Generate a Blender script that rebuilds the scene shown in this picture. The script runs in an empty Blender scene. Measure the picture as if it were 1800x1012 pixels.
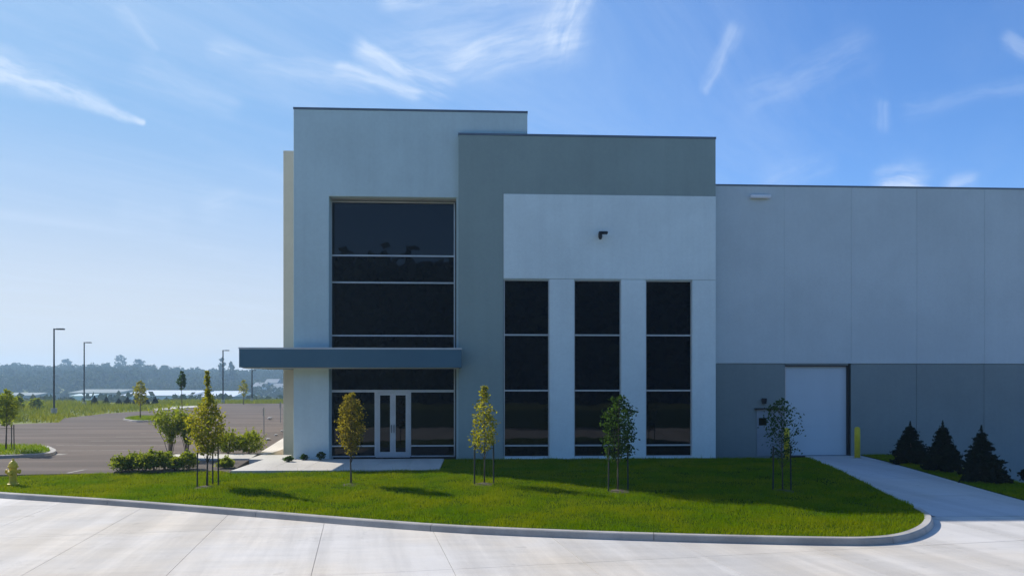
import bpy, bmesh, math, random
import numpy as np
from mathutils import Vector, Matrix, noise
from mathutils.geometry import delaunay_2d_cdt
random.seed(7); rng = np.random.default_rng(7)
S = bpy.context.scene
COL = S.collection
# ------------------------------------------------------------------ camera
FOC, HY, CZ = 1300.0, 678.0, 2.75           # focal length and horizon row (px of an 1800 px wide frame), eye height
YAW = math.radians(2.7)
cs, sn = math.cos(YAW), math.sin(YAW)
cam = bpy.data.cameras.new('camera'); co = bpy.data.objects.new('camera', cam); COL.objects.link(co)
co.location = (0, 0, CZ); co.rotation_euler = (math.radians(90), 0, -YAW)
cam.sensor_width = 36; cam.lens = 36*FOC/1800; cam.shift_y = (HY-506)/1800
cam.clip_start = .1; cam.clip_end = 5000
S.camera = co
S.render.resolution_x, S.render.resolution_y = 1024, 575
# ------------------------------------------------------------------ sun, sky, exposure
SUNV = Vector((-1.14, .87, 1.0)).normalized()
SUN_EL = math.asin(SUNV.z); SUN_ROT = math.atan2(SUNV.x, SUNV.y)
sl = bpy.data.lights.new('sun', 'SUN'); sl.energy = 4.3; sl.angle = math.radians(.5); sl.color = (1, .94, .85)
so = bpy.data.objects.new('sun', sl); COL.objects.link(so); so.location = (-40, 30, 40)
so.rotation_euler = SUNV.to_track_quat('Z', 'Y').to_euler()
S.view_settings.view_transform = 'Standard'; S.view_settings.look = 'None'
S.view_settings.exposure = .5; S.view_settings.gamma = 1; S.view_settings.use_curve_mapping = False

class NT:
    """small helper for node trees"""
    def __init__(s, nt): s.nt = nt; s.n = nt.nodes; s.l = nt.links
    def new(s, t, **kw):
        n = s.n.new(t)
        for k, v in kw.items(): setattr(n, k, v)
        return n
    def put(s, inp, v):
        if isinstance(v, bpy.types.NodeSocket): s.l.new(v, inp)
        elif isinstance(v, (tuple, list)) and len(v) == 3 and inp.type == 'RGBA': inp.default_value = (*v, 1)
        else: inp.default_value = v
    def math(s, op, a, b=0.0, c=0.0, clamp=False):
        n = s.new('ShaderNodeMath', operation=op, use_clamp=clamp)
        s.put(n.inputs[0], a); s.put(n.inputs[1], b)
        if len(n.inputs) > 2: s.put(n.inputs[2], c)
        return n.outputs[0]
    def smooth(s, v, a, b, lo=0.0, hi=1.0):
        n = s.new('ShaderNodeMapRange', interpolation_type='SMOOTHSTEP')
        for i, x in enumerate((v, a, b, lo, hi)): s.put(n.inputs[i], x)
        return n.outputs[0]
    def noise(s, vec, scale, detail=4, rough=.55, out=0, dist=0):
        n = s.new('ShaderNodeTexNoise'); s.put(n.inputs['Scale'], scale); s.put(n.inputs['Detail'], detail)
        s.put(n.inputs['Roughness'], rough); s.put(n.inputs['Distortion'], dist)
        if vec is not None: s.l.new(vec, n.inputs['Vector'])
        return n.outputs[out]
    def mix(s, f, a, b, mode='MIX'):
        n = s.new('ShaderNodeMix', data_type='RGBA', blend_type=mode)
        s.put(n.inputs[0], f); s.put(n.inputs[6], a); s.put(n.inputs[7], b)
        return n.outputs[2]
    def vscale(s, vec, sc, rot=(0, 0, 0)):
        n = s.new('ShaderNodeMapping'); s.l.new(vec, n.inputs['Vector']); n.inputs['Scale'].default_value = sc
        n.inputs['Rotation'].default_value = rot
        return n.outputs[0]

world = bpy.data.worlds.new('World'); S.world = world; world.use_nodes = True
w = NT(world.node_tree); w.n.clear()
sky = w.new('ShaderNodeTexSky', sky_type='NISHITA', sun_disc=False, sun_elevation=SUN_EL, sun_rotation=SUN_ROT,
            altitude=200, air_density=1.0, dust_density=.5, ozone_density=2.6)
hs = w.new('ShaderNodeHueSaturation'); hs.inputs['Saturation'].default_value = 1.04; hs.inputs['Value'].default_value = 1.0
w.l.new(w.mix(1.0, sky.outputs[0], (.72, .97, 1.33), 'MULTIPLY'), hs.inputs['Color'])
tc = w.new('ShaderNodeTexCoord'); sep = w.new('ShaderNodeSeparateXYZ'); w.l.new(tc.outputs['Generated'], sep.inputs[0])
DX, DY, DZ = sep.outputs
ymax = w.math('MAXIMUM', DY, .05)
TX = w.math('DIVIDE', DX, ymax); TZ = w.math('DIVIDE', DZ, ymax)      # gnomonic sky coordinates about +Y
cmb = w.new('ShaderNodeCombineXYZ'); w.l.new(TX, cmb.inputs[0]); w.l.new(TZ, cmb.inputs[1])
TV = cmb.outputs[0]
wn = w.new('ShaderNodeTexNoise'); wn.inputs['Scale'].default_value = 7; wn.inputs['Detail'].default_value = 5; wn.inputs['Roughness'].default_value = .6
w.l.new(TV, wn.inputs['Vector'])
wsub = w.new('ShaderNodeVectorMath', operation='SUBTRACT'); w.l.new(wn.outputs['Color'], wsub.inputs[0]); wsub.inputs[1].default_value = (.5, .5, .5)
wmul = w.new('ShaderNodeVectorMath', operation='SCALE'); w.l.new(wsub.outputs[0], wmul.inputs[0]); wmul.inputs['Scale'].default_value = .034
wadd = w.new('ShaderNodeVectorMath', operation='ADD'); w.l.new(TV, wadd.inputs[0]); w.l.new(wmul.outputs[0], wadd.inputs[1])
WV = wadd.outputs[0]
def dirT(px, py):
    a = (px-900)/FOC; b = (HY-py)/FOC; y = cs-a*sn
    return ((a*cs+sn)/y, b/y)
def streak(p, q, r0, r1, amp, fibre=60):
    """soft wisp of cirrus between two directions, radius r0 -> r1, broken along its length by fine fibres"""
    (x0, y0), (x1, y1) = dirT(*p), dirT(*q); r0 *= 1.4; r1 *= 1.4; amp *= 1.3
    dx, dy = x1-x0, y1-y0; L2 = dx*dx+dy*dy; L = math.sqrt(L2)
    sp = w.new('ShaderNodeSeparateXYZ'); w.l.new(WV, sp.inputs[0])
    ax = w.math('SUBTRACT', sp.outputs[0], x0); ay = w.math('SUBTRACT', sp.outputs[1], y0)
    t = w.math('DIVIDE', w.math('ADD', w.math('MULTIPLY', ax, dx), w.math('MULTIPLY', ay, dy)), L2)
    tcl = w.math('MINIMUM', w.math('MAXIMUM', t, 0), 1)
    ex = w.math('SUBTRACT', ax, w.math('MULTIPLY', tcl, dx)); ey = w.math('SUBTRACT', ay, w.math('MULTIPLY', tcl, dy))
    d = w.math('SQRT', w.math('ADD', w.math('MULTIPLY', ex, ex), w.math('MULTIPLY', ey, ey)))
    r = w.math('MULTIPLY_ADD', tcl, (r1-r0)/FOC, r0/FOC)
    m = w.math('POWER', w.smooth(w.math('DIVIDE', d, r), 1.5, 0.0), 1.3)
    c = w.new('ShaderNodeCombineXYZ'); perp = w.math('DIVIDE', w.math('SUBTRACT', w.math('MULTIPLY', ax, dy), w.math('MULTIPLY', ay, dx)), L)
    w.l.new(w.math('MULTIPLY', perp, fibre), c.inputs[0]); w.l.new(w.math('MULTIPLY', t, L*9), c.inputs[1]); c.inputs[2].default_value = p[0]*.013
    f = w.smooth(w.noise(c.outputs[0], 1.0, 4, .6), .3, .72, .12, 1.15)
    return w.math('MULTIPLY', w.math('MULTIPLY', m, f), amp)
masks = [streak((-260, 20), (250, 212), 52, 4, .62, 40),
         streak((1020, -30), (985, 60), 26, 34, .34), streak((985, 60), (800, 105), 42, 26, .30), streak((820, 70), (650, 90), 60, 20, .22),
         streak((645, 85), (770, 150), 20, 22, .42), streak((600, 118), (730, 160), 10, 12, .38), streak((1010, -20), (690, -5), 26, 20, .34),
         streak((380, 85), (640, 140), 16, 26, .22), streak((220, 20), (275, 95), 14, 6, .16), streak((260, 130), (400, 180), 26, 18, .14),
         streak((1282, 55), (1240, 155), 17, 9, .20), streak((1330, 170), (1510, 90), 26, 30, .12), streak((1600, 190), (1790, 155), 18, 15, .09),
         streak((1770, 75), (1830, 105), 12, 16, .28),
         streak((1560, 318), (1600, 312), 20, 26, .5), streak((1680, 322), (1705, 318), 20, 16, .35), streak((1545, 215), (1548, 185), 14, 10, .14),
         streak((380, 365), (420, 350), 26, 16, .16), streak((230, 370), (300, 385), 22, 20, .12), streak((1370, 320), (1450, 290), 30, 20, .12)]
tot = masks[0]
for m_ in masks[1:]: tot = w.math('ADD', tot, m_)
tot = w.math('MULTIPLY', tot, w.smooth(DY, .06, .2))                      # these wisps belong to the northern half of the sky
# broad veil of thin cirrus over the whole dome
zc = w.math('MAXIMUM', DZ, .04)
c2 = w.new('ShaderNodeCombineXYZ'); w.l.new(w.math('DIVIDE', DX, zc), c2.inputs[0]); w.l.new(w.math('DIVIDE', DY, zc), c2.inputs[1])
veil = w.smooth(w.noise(w.vscale(w.vscale(c2.outputs[0], (1, 1, 1), (0, 0, .7)), (1.1, .28, 1)), 1.1, 8, .68, 0, .5), .42, .82, 0, .36)
veil = w.math('MULTIPLY', veil, w.smooth(w.math('ADD', w.math('MULTIPLY', DX, SUNV.x), w.math('MULTIPLY', DY, SUNV.y)), -.3, .6, .12, .8))
sp = w.math('ADD', tot, veil, clamp=True)
# pale band of haze low over the land
low = w.smooth(DZ, .34, -.02, 0, .97)
sunside = w.smooth(w.math('ADD', w.math('MULTIPLY', DX, SUNV.x), w.math('MULTIPLY', DY, SUNV.y)), .1, .75, .06, 1)
low = w.math('MULTIPLY', low, sunside)
veiled = w.math('MULTIPLY', sunside, .85)            # thin high haze round the sun's side
skyc = w.mix(veiled, hs.outputs[0], (1.95, 3.35, 5.1))
skyc = w.mix(low, skyc, (5.6, 5.6, 5.65))
skyc = w.mix(sp, skyc, (5.2, 6.0, 7.2))
bg = w.new('ShaderNodeBackground'); bg.inputs['Strength'].default_value = .105
w.l.new(skyc, bg.inputs['Color'])
wo = w.new('ShaderNodeOutputWorld'); w.l.new(bg.outputs[0], wo.inputs['Surface'])

# ------------------------------------------------------------------ materials
def mat(name): 
    m = bpy.data.materials.new(name); m.use_nodes = True; t = NT(m.node_tree)
    return m, t, t.n['Principled BSDF'], t.n['Material Output']
def surf(name, col, col2=None, scale=1.5, rough=.75, metal=0, bump=0, bscale=40, spec=.4, objvar=0, stretch=(1, 1, 1), detail=5, lo=.35, hi=.65):
    m, t, p, o = mat(name)
    geo = t.new('ShaderNodeNewGeometry'); pos = t.vscale(geo.outputs['Position'], stretch)
    if col2 is None: col2 = tuple(c*.86 for c in col)
    c = t.mix(t.smooth(t.noise(pos, scale, detail, .6), lo, hi), col, col2)
    if objvar:
        oi = t.new('ShaderNodeObjectInfo')
        c = t.mix(1.0, c, t.mix(oi.outputs['Random'], (1-objvar,)*3, (1+objvar*.6,)*3), 'MULTIPLY')
    t.l.new(c, p.inputs['Base Color']); p.inputs['Roughness'].default_value = rough; p.inputs['Metallic'].default_value = metal
    p.inputs['Specular IOR Level'].default_value = spec
    if bump:
        b = t.new('ShaderNodeBump'); b.inputs['Strength'].default_value = bump; b.inputs['Distance'].default_value = .02
        t.l.new(t.noise(geo.outputs['Position'], bscale, 4, .6), b.inputs['Height']); t.l.new(b.outputs[0], p.inputs['Normal'])
    return m
def leafmat(name, c1, c2, c3=None, trans=.58, scale=2.2, gloss=.008):
    m, t, p, o = mat(name)
    t.n.remove(p)
    geo = t.new('ShaderNodeNewGeometry')
    c = t.mix(t.smooth(t.noise(geo.outputs['Position'], scale, 5, .65), .35, .65), c1, c2)
    c = t.mix(t.math('MULTIPLY', t.new('ShaderNodeNewGeometry').outputs['Random Per Island'], .55), c, c3 or tuple(x*.6 for x in c2))
    d = t.new('ShaderNodeBsdfDiffuse'); tr = t.new('ShaderNodeBsdfTranslucent'); g = t.new('ShaderNodeBsdfGlossy'); g.inputs['Roughness'].default_value = .45
    g.inputs['Color'].default_value = (.5, .5, .5, 1)
    t.l.new(c, d.inputs[0]); t.l.new(t.mix(1.0, c, (1.25, 1.2, .5), 'MULTIPLY'), tr.inputs[0])
    ms = t.new('ShaderNodeMixShader'); ms.inputs[0].default_value = trans; t.l.new(d.outputs[0], ms.inputs[1]); t.l.new(tr.outputs[0], ms.inputs[2])
    m2 = t.new('ShaderNodeMixShader'); m2.inputs[0].default_value = gloss; t.l.new(ms.outputs[0], m2.inputs[1]); t.l.new(g.outputs[0], m2.inputs[2])
    t.l.new(m2.outputs[0], o.inputs['Surface'])
    return m
M = {}
def wallmat(name, col, streak_amt=.05):
    """painted tilt-up concrete: soft blotches, vertical rain streaks, slight orange-peel"""
    m, t, p, o = mat(name)
    geo = t.new('ShaderNodeNewGeometry'); P = geo.outputs['Position']
    a = t.smooth(t.noise(P, .35, 4, .6), .3, .7, 1-.06, 1.04)
    b = t.smooth(t.noise(t.vscale(P, (2.6, 2.6, .12)), 1, 5, .7), .35, .75, 1.0, 1-streak_amt)
    f = t.smooth(t.noise(P, 9, 5, .7), .3, .7, .97, 1.02)
    oi = t.new('ShaderNodeObjectInfo'); r = t.math('MULTIPLY_ADD', oi.outputs['Random'], .04, .98)
    k = t.math('MULTIPLY', t.math('MULTIPLY', a, b), t.math('MULTIPLY', f, r))
    c = t.new('ShaderNodeVectorMath', operation='SCALE'); c.inputs[0].default_value = col; t.l.new(k, c.inputs['Scale'])
    t.l.new(c.outputs[0], p.inputs['Base Color']); p.inputs['Roughness'].default_value = .85; p.inputs['Specular IOR Level'].default_value = .25
    bp = t.new('ShaderNodeBump'); bp.inputs['Strength'].default_value = .25; bp.inputs['Distance'].default_value = .01
    t.l.new(t.noise(P, 6, 6, .7), bp.inputs['Height']); t.l.new(bp.outputs[0], p.inputs['Normal'])
    return m
M['white'] = wallmat('white_paint', (.80, .88, .84))
M['tower'] = wallmat('tower_paint', (.57, .68, .66))
M['grey'] = wallmat('grey_paint', (.305, .37, .335))
M['ware'] = wallmat('warehouse_paint', (.60, .655, .64), .025)
M['lowgrey'] = wallmat('lower_grey_paint', (.255, .295, .28), .04)
M['beige'] = wallmat('beige_paint', (.66, .59, .47))
M['alu'] = surf('aluminium', (.62, .63, .62), (.55, .56, .55), rough=.4, metal=.3)
M['canopy'] = surf('canopy_metal', (.082, .168, .215), (.074, .155, .20), .6, rough=.5, metal=.2)
M['soffit'] = surf('canopy_soffit', (.55, .55, .52))
M['coping'] = surf('coping_metal', (.16, .19, .22), rough=.5, metal=.4)
M['dark'] = surf('dark_gap', (.02, .024, .028))
M['black'] = surf('black_metal', (.012, .013, .015), rough=.45)
M['joint'] = surf('joint_sealant', (.16, .155, .15))
M['roof'] = surf('roof_membrane', (.5, .5, .48))
M['door'] = surf('door_paint', (.58, .65, .67), (.55, .62, .64), .8, rough=.55, stretch=(1, 1, .4))
M['mandoor'] = surf('man_door_paint', (.30, .34, .37), rough=.55)
M['yellow'] = surf('yellow_paint', (.72, .56, .02), (.62, .47, .02), 8, rough=.45)
M['hydrant'] = surf('hydrant_paint', (.70, .52, .03), (.6, .43, .03), 8, rough=.5)
M['lamp'] = surf('light_lens', (.85, .85, .84), (.8, .8, .8), rough=.3)
M['pole'] = surf('pole_metal', (.045, .045, .045), rough=.5)
M['stake'] = surf('stake_metal', (.03, .035, .03), rough=.6)
M['trunk'] = surf('bark', (.13, .10, .075), (.07, .055, .04), 14, rough=.9, stretch=(1, 1, .25), bump=.4)
M['rock'] = surf('pale_rock', (.52, .50, .46), (.36, .34, .31), 5, rough=.9, bump=.5, bscale=15)
M['mulch'] = surf('mulch', (.055, .04, .03), (.12, .09, .065), 18, rough=.95, bump=1, bscale=30)
m, t, p, o = mat('tinted_glass'); M['glass'] = m
p.inputs['Base Color'].default_value = (.001, .003, .006, 1); p.inputs['Roughness'].default_value = .015; p.inputs['IOR'].default_value = 1.36
geo = t.new('ShaderNodeNewGeometry'); b = t.new('ShaderNodeBump'); b.inputs['Strength'].default_value = .05; b.inputs['Distance'].default_value = .05
t.l.new(t.noise(geo.outputs['Position'], .8, 2), b.inputs['Height']); t.l.new(b.outputs[0], p.inputs['Normal'])
def concrete(name, base, warm, objvar=.03, stain=.12):
    m, t, p, o = mat(name); geo = t.new('ShaderNodeNewGeometry'); P = geo.outputs['Position']
    c = t.mix(t.smooth(t.noise(P, .22, 5, .6), .35, .7), base, warm)
    tr = t.smooth(t.noise(t.vscale(t.vscale(P, (1, 1, 1), (0, 0, -.157)), (.95, .07, 1)), 1, 5, .65), .36, .64, 1.1, 1-stain)          # long tyre-wash streaks
    tr2 = t.smooth(t.noise(t.vscale(P, (.5, 2.6, 1), (0, 0, -.1)), 1.2, 6, .7), .3, .75, 1.03, 1-stain*.7)
    fine = t.smooth(t.noise(P, 30, 6, .75), .25, .75, .93, 1.04)
    cr = t.new('ShaderNodeTexVoronoi', feature='DISTANCE_TO_EDGE'); t.l.new(t.vscale(P, (1, 1, 1)), cr.inputs['Vector']); cr.inputs['Scale'].default_value = .23
    wob = t.new('ShaderNodeVectorMath', operation='ADD'); t.l.new(P, wob.inputs[0]); nn = t.new('ShaderNodeVectorMath', operation='SCALE'); t.l.new(t.noise(P, .9, 6, .7, 1), nn.inputs[0]); nn.inputs['Scale'].default_value = 1.6; t.l.new(nn.outputs[0], wob.inputs[1]); t.l.new(wob.outputs[0], cr.inputs['Vector'])
    crk = t.smooth(cr.outputs[0], 0, .0035, .80, 1); fine = t.math('MULTIPLY', fine, t.math('MAXIMUM', crk, t.smooth(t.noise(P, .25, 2), .5, .56, 1, .7)))
    spot = t.smooth(t.noise(P, 2.3, 2, .4), .70, .76, 1, .86); fine = t.math('MULTIPLY', fine, spot)
    oi = t.new('ShaderNodeObjectInfo'); r = t.math('MULTIPLY_ADD', oi.outputs['Random'], objvar*2, 1-objvar)
    k = t.math('MULTIPLY', t.math('MULTIPLY', tr, tr2), t.math('MULTIPLY', fine, r))
    sc = t.new('ShaderNodeVectorMath', operation='SCALE'); t.l.new(c, sc.inputs[0]); t.l.new(k, sc.inputs['Scale'])
    t.l.new(sc.outputs[0], p.inputs['Base Color']); p.inputs['Roughness'].default_value = .85; p.inputs['Specular IOR Level'].default_value = .3
    bp = t.new('ShaderNodeBump'); bp.inputs['Strength'].default_value = .3; bp.inputs['Distance'].default_value = .01
    t.l.new(t.noise(P, 45, 5, .7), bp.inputs['Height']); t.l.new(bp.outputs[0], p.inputs['Normal'])
    return m
M['court'] = concrete('court_concrete', (.58, .55, .505), (.61, .54, .44), stain=.13)
M['walk'] = concrete('walk_concrete', (.56, .52, .45), (.50, .46, .39), stain=.06)
M['drive'] = concrete('drive_concrete', (.50, .50, .50), (.52, .49, .45), stain=.06)
M['kerb'] = concrete('kerb_concrete', (.46, .43, .38), (.38, .355, .31), stain=.15)
m = surf('asphalt', (.178, .142, .116), (.125, .102, .085), .3, rough=.95, spec=.08, bump=.4, bscale=60, stretch=(.25, 1.6, 1), detail=8); M['asphalt'] = m
M['paint'] = surf('road_paint', (.34, .31, .25), (.15, .13, .11), 3, rough=.8, lo=.45)
M['soil'] = surf('lawn_soil', (.03, .06, .003), (.045, .075, .004), 1.2, rough=.95, spec=0, bump=.6, bscale=25)
M['blade'] = leafmat('lawn_blade', (.145, .255, .001), (.29, .32, .004), (.095, .17, .001), trans=.42, scale=.5, gloss=0)
M['field'] = surf('field_grass', (.18, .20, .02), (.10, .14, .015), .12, rough=.95, bump=.5, bscale=4, detail=8)
M['weed'] = leafmat('weeds', (.30, .30, .03), (.15, .20, .02), trans=.4, scale=.3)
M['leafY'] = leafmat('leaves_yellow_green', (.36, .36, .03), (.26, .29, .025), (.19, .14, .03), scale=4)
M['leafO'] = leafmat('leaves_olive', (.30, .25, .04), (.21, .19, .03), (.14, .11, .025), scale=4)
M['leafG'] = leafmat('leaves_green', (.05, .105, .022), (.035, .075, .015), scale=4)  # darkened green: shade for the tree by the tall windows, put into the colour
M['leafS'] = leafmat('leaves_shrub', (.31, .35, .05), (.20, .26, .035), scale=5)
M['leafB'] = leafmat('leaves_bright', (.30, .34, .02), (.21, .27, .015), scale=5)
M['ever'] = leafmat('evergreen_needles', (.018, .030, .014), (.012, .022, .010), trans=.15, scale=5)
M['wood'] = leafmat('far_foliage', (.045, .075, .025), (.03, .055, .02), (.09, .08, .025), trans=.2, scale=.02)
M['hill'] = surf('hill_ground', (.05, .07, .03), (.09, .1, .04), .01, rough=.95)

# ------------------------------------------------------------------ helpers
def wx(px, Y): a = (px-900)/FOC; return Y*(a*cs+sn)/(cs-a*sn)
def wz(px, py, Y): a = (px-900)/FOC; return CZ+(HY-py)/FOC*Y/(cs-a*sn)
def gp(px, py, z):
    """point on the level z seen at a pixel of the photograph"""
    zz = z(0, 20) if callable(z) else z
    for _ in range(12 if callable(z) else 1):
        d = (CZ-zz)*FOC/(py-HY); a = (px-900)/FOC*d
        x, y = a*cs+d*sn, d*cs-a*sn
        if callable(z): zz = .5*zz+.5*z(x, y)
    return (x, y, zz)
def tag(o, label=None, cat=None, group=None, kind=None):
    if label: o['label'] = label
    if cat: o['category'] = cat
    if group: o['group'] = group
    if kind: o['kind'] = kind
    return o
def empty(name, loc, label, cat, group=None, rz=0):
    o = bpy.data.objects.new(name, None); COL.objects.link(o); o.location = loc; o.rotation_euler.z = rz; o.empty_display_size = .3
    return tag(o, label, cat, group)
def link(name, me, parent=None, m=None):
    o = bpy.data.objects.new(name, me); COL.objects.link(o)
    if m is not None and not me.materials: me.materials.append(m)
    if parent is not None: o.parent = parent
    return o
class MB:
    def __init__(s, off=(0, 0, 0)): s.v = []; s.f = []; s.o = Vector(off)
    def box(s, x0, x1, y0, y1, z0, z1):
        n = len(s.v)
        s.v += [(x, y, z) for z in (z0, z1) for (x, y) in ((x0, y0), (x1, y0), (x1, y1), (x0, y1))]
        s.f += [tuple(n+i for i in q) for q in ((3, 2, 1, 0), (4, 5, 6, 7), (0, 1, 5, 4), (1, 2, 6, 5), (2, 3, 7, 6), (3, 0, 4, 7))]
        return s
    def prism(s, poly, z0, z1):
        n = len(s.v); k = len(poly)
        s.v += [(x, y, z0) for x, y in poly]+[(x, y, z1) for x, y in poly]
        s.f += [tuple(range(n+k-1, n-1, -1)), tuple(range(n+k, n+2*k))]
        s.f += [(n+i, n+(i+1) % k, n+k+(i+1) % k, n+k+i) for i in range(k)]
        return s
    def tube(s, pts, rad, seg=8, cap=True):
        n0 = len(s.v); pts = [Vector(p) for p in pts]
        for i, p in enumerate(pts):
            d = (pts[min(i+1, len(pts)-1)]-pts[max(i-1, 0)]).normalized()
            u = d.cross(Vector((0, 1, 0)) if abs(d.y) < .9 else Vector((1, 0, 0))).normalized(); v = d.cross(u)
            r = rad[i] if isinstance(rad, (list, tuple)) else rad
            s.v += [tuple(p+u*math.cos(2*math.pi*j/seg)*r+v*math.sin(2*math.pi*j/seg)*r) for j in range(seg)]
        for i in range(len(pts)-1):
            for j in range(seg):
                a = n0+i*seg+j; b = n0+i*seg+(j+1) % seg
                s.f.append((a, b, b+seg, a+seg))
        if cap:
            s.f.append(tuple(range(n0+seg-1, n0-1, -1))); e = n0+(len(pts)-1)*seg; s.f.append(tuple(range(e, e+seg)))
        return s
    def mesh(s, name, smooth=False):
        me = bpy.data.meshes.new(name); me.from_pydata([tuple(Vector(v)-s.o) for v in s.v], [], s.f); me.update()
        bm = bmesh.new(); bm.from_mesh(me); bmesh.ops.recalc_face_normals(bm, faces=bm.faces); bm.to_mesh(me); bm.free()
        if smooth: me.polygons.foreach_set('use_smooth', [True]*len(me.polygons))
        return me
    def build(s, name, m, parent=None, smooth=False, bevel=0):
        me = s.mesh(name, smooth)
        if bevel:
            bm = bmesh.new(); bm.from_mesh(me)
            bmesh.ops.bevel(bm, geom=bm.edges[:], offset=bevel, segments=1, affect='EDGES', clamp_overlap=True)
            bm.to_mesh(me); bm.free()
        return link(name, me, parent, m)
def inpoly(x, y, P):
    c = False; j = len(P)-1
    for i in range(len(P)):
        xi, yi = P[i][0], P[i][1]; xj, yj = P[j][0], P[j][1]
        if (yi > y) != (yj > y) and x < (xj-xi)*(y-yi)/(yj-yi)+xi: c = not c
        j = i
    return c
def densify(P, step):
    out = []
    for i in range(len(P)):
        a, b = Vector(P[i][:2]), Vector(P[(i+1) % len(P)][:2]); n = max(1, int((b-a).length/step))
        out += [tuple(a.lerp(b, k/n)) for k in range(n)]
    return out
def sheet(name, P, zf, m, step=1.0, skirt=.3, parent=None, kind='structure', jitter=0):
    """a polygon on the ground draped over the height function, with its sides taken down by skirt"""
    B = densify(P, step); n = len(B)
    xs = [p[0] for p in B]; ys = [p[1] for p in B]; pts = [Vector(p) for p in B]
    x = min(xs)+step*.5
    while x < max(xs):
        y = min(ys)+step*.5
        while y < max(ys):
            if inpoly(x, y, B): pts.append(Vector((x+random.uniform(-.2, .2)*step, y+random.uniform(-.2, .2)*step)))
            y += step
        x += step
    r = delaunay_2d_cdt(pts, [], [list(range(n))], 1, 1e-4)
    V = [(p.x, p.y, (zf(p.x, p.y) if callable(zf) else zf)) for p in r[0]]
    F = [tuple(f) for f in r[2]]
    cnt = {}
    for f in F:
        for i in range(3):
            e = tuple(sorted((f[i], f[(i+1) % 3]))); cnt[e] = cnt.get(e, 0)+1
    ed = [e for e, c in cnt.items() if c == 1]; low = {}
    for e in ed:
        for i in e:
            if i not in low: low[i] = len(V); V.append((V[i][0], V[i][1], V[i][2]-skirt))
    F += [(a, b, low[b], low[a]) for a, b in ed]
    me = bpy.data.meshes.new(name); me.from_pydata(V, [], F); me.update()
    bm = bmesh.new(); bm.from_mesh(me); bmesh.ops.recalc_face_normals(bm, faces=bm.faces); bm.to_mesh(me); bm.free()
    if me.polygons[0].normal.z < 0: me.flip_normals()
    o = link(name, me, parent, m)
    if kind and parent is None: o['kind'] = kind
    return o
def sstep(t): t = max(0, min(1, t)); return t*t*(3-2*t)
def tris(name, C, size, m, parent=None, quad=True, flat=0, elong=1.6, hang=0):
    """leaf-sized faces at the centres C (n,3), random orientation"""
    n = len(C); C = np.asarray(C, float)
    size = np.broadcast_to(np.asarray(size, float).reshape(-1, 1), (n, 1)) * rng.uniform(.7, 1.3, (n, 1))
    u = rng.normal(size=(n, 3)); u[:, 2] = u[:, 2]*(1-flat)-hang; u /= np.linalg.norm(u, axis=1, keepdims=True)
    k = rng.normal(size=(n, 3)); v = np.cross(u, k); v /= np.linalg.norm(v, axis=1, keepdims=True)
    a = u*size*elong*.5; b = v*size*.5
    V = np.stack([C-a, C+b*.9, C+a, C-b*.9], 1).reshape(-1, 3)
    me = bpy.data.meshes.new(name)
    me.vertices.add(4*n); me.vertices.foreach_set('co', V.ravel().astype(np.float32))
    me.loops.add(4*n); me.loops.foreach_set('vertex_index', np.arange(4*n, dtype=np.int32))
    me.polygons.add(n); me.polygons.foreach_set('loop_start', np.arange(0, 4*n, 4, dtype=np.int32)); me.polygons.foreach_set('loop_total', np.full(n, 4, np.int32))
    me.update(calc_edges=True); me.validate()
    return link(name, me, parent, m)
def blades(name, P, h, wd, m, kind='stuff', lean=.35):
    """single-triangle grass blades rooted at P (n,3)"""
    n = len(P); P = np.asarray(P, float)
    th = rng.uniform(0, math.pi, n); d = np.stack([np.cos(th), np.sin(th), np.zeros(n)], 1)
    H = (h*rng.uniform(.5, 1.25, n))[:, None]; W = (wd*rng.uniform(.7, 1.3, n))[:, None]
    ln = rng.normal(size=(n, 3))*lean; ln[:, 2] = 1
    V = np.stack([P-d*W*.5, P+d*W*.5, P+ln*H], 1).reshape(-1, 3)
    me = bpy.data.meshes.new(name)
    me.vertices.add(3*n); me.vertices.foreach_set('co', V.ravel().astype(np.float32))
    me.loops.add(3*n); me.loops.foreach_set('vertex_index', np.arange(3*n, dtype=np.int32))
    me.polygons.add(n); me.polygons.foreach_set('loop_start', np.arange(0, 3*n, 3, dtype=np.int32)); me.polygons.foreach_set('loop_total', np.full(n, 3, np.int32))
    me.update(calc_edges=True)
    return link(name, me, None, m)

F = 28.18; G = F-.25; W = F+.30                  # planes of the tower, the grey block and the warehouse
# ------------------------------------------------------------------ ground
def hillh(az):
    return 13.2+3.2*math.sin(az*9+1.0)*.5+2.4*noise.noise(Vector((az*14, 3.1, 0)))+(4.5*math.exp(-((math.degrees(az)+25.7)/2.6)**2))
def terr(x, y):
    r = math.hypot(x, y); az = math.atan2(x, y)
    z = -.45+.25*sstep((y-36)/14)
    bx = min(sstep((x-8)/4), sstep((62-x)/4), sstep((y-13)/3), sstep((62-y)/4)); z += -1.9*bx
    if y > -100:
        e = sstep((r-150)/90); z = z*(1-e)-9.5*e
    h = sstep((r-430)/380)
    z = z+h*(hillh(az)+9.5)
    if r > 200: z += 1.0*noise.noise(Vector((x*.012, y*.012, 0)))
    return z
V = []; Fc = []; NA = 300
rings = [0.01, 3, 6, 9, 12, 15, 18, 21, 24, 27, 30, 33, 36, 40, 44, 48, 54, 60, 66, 74, 84, 96, 110, 125, 140, 150, 160, 172, 186, 200, 220, 245, 280, 330, 400, 450, 500, 550, 600, 650, 700, 750, 800, 850, 950, 1100]
for r in rings:
    for j in range(NA):
        a = 2*math.pi*j/NA; x, y = r*math.sin(a), r*math.cos(a); V.append((x, y, terr(x, y)))
for i in range(len(rings)-1):
    for j in range(NA):
        a = i*NA+j; b = i*NA+(j+1) % NA; Fc.append((a, a+NA, b+NA, b))
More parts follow.
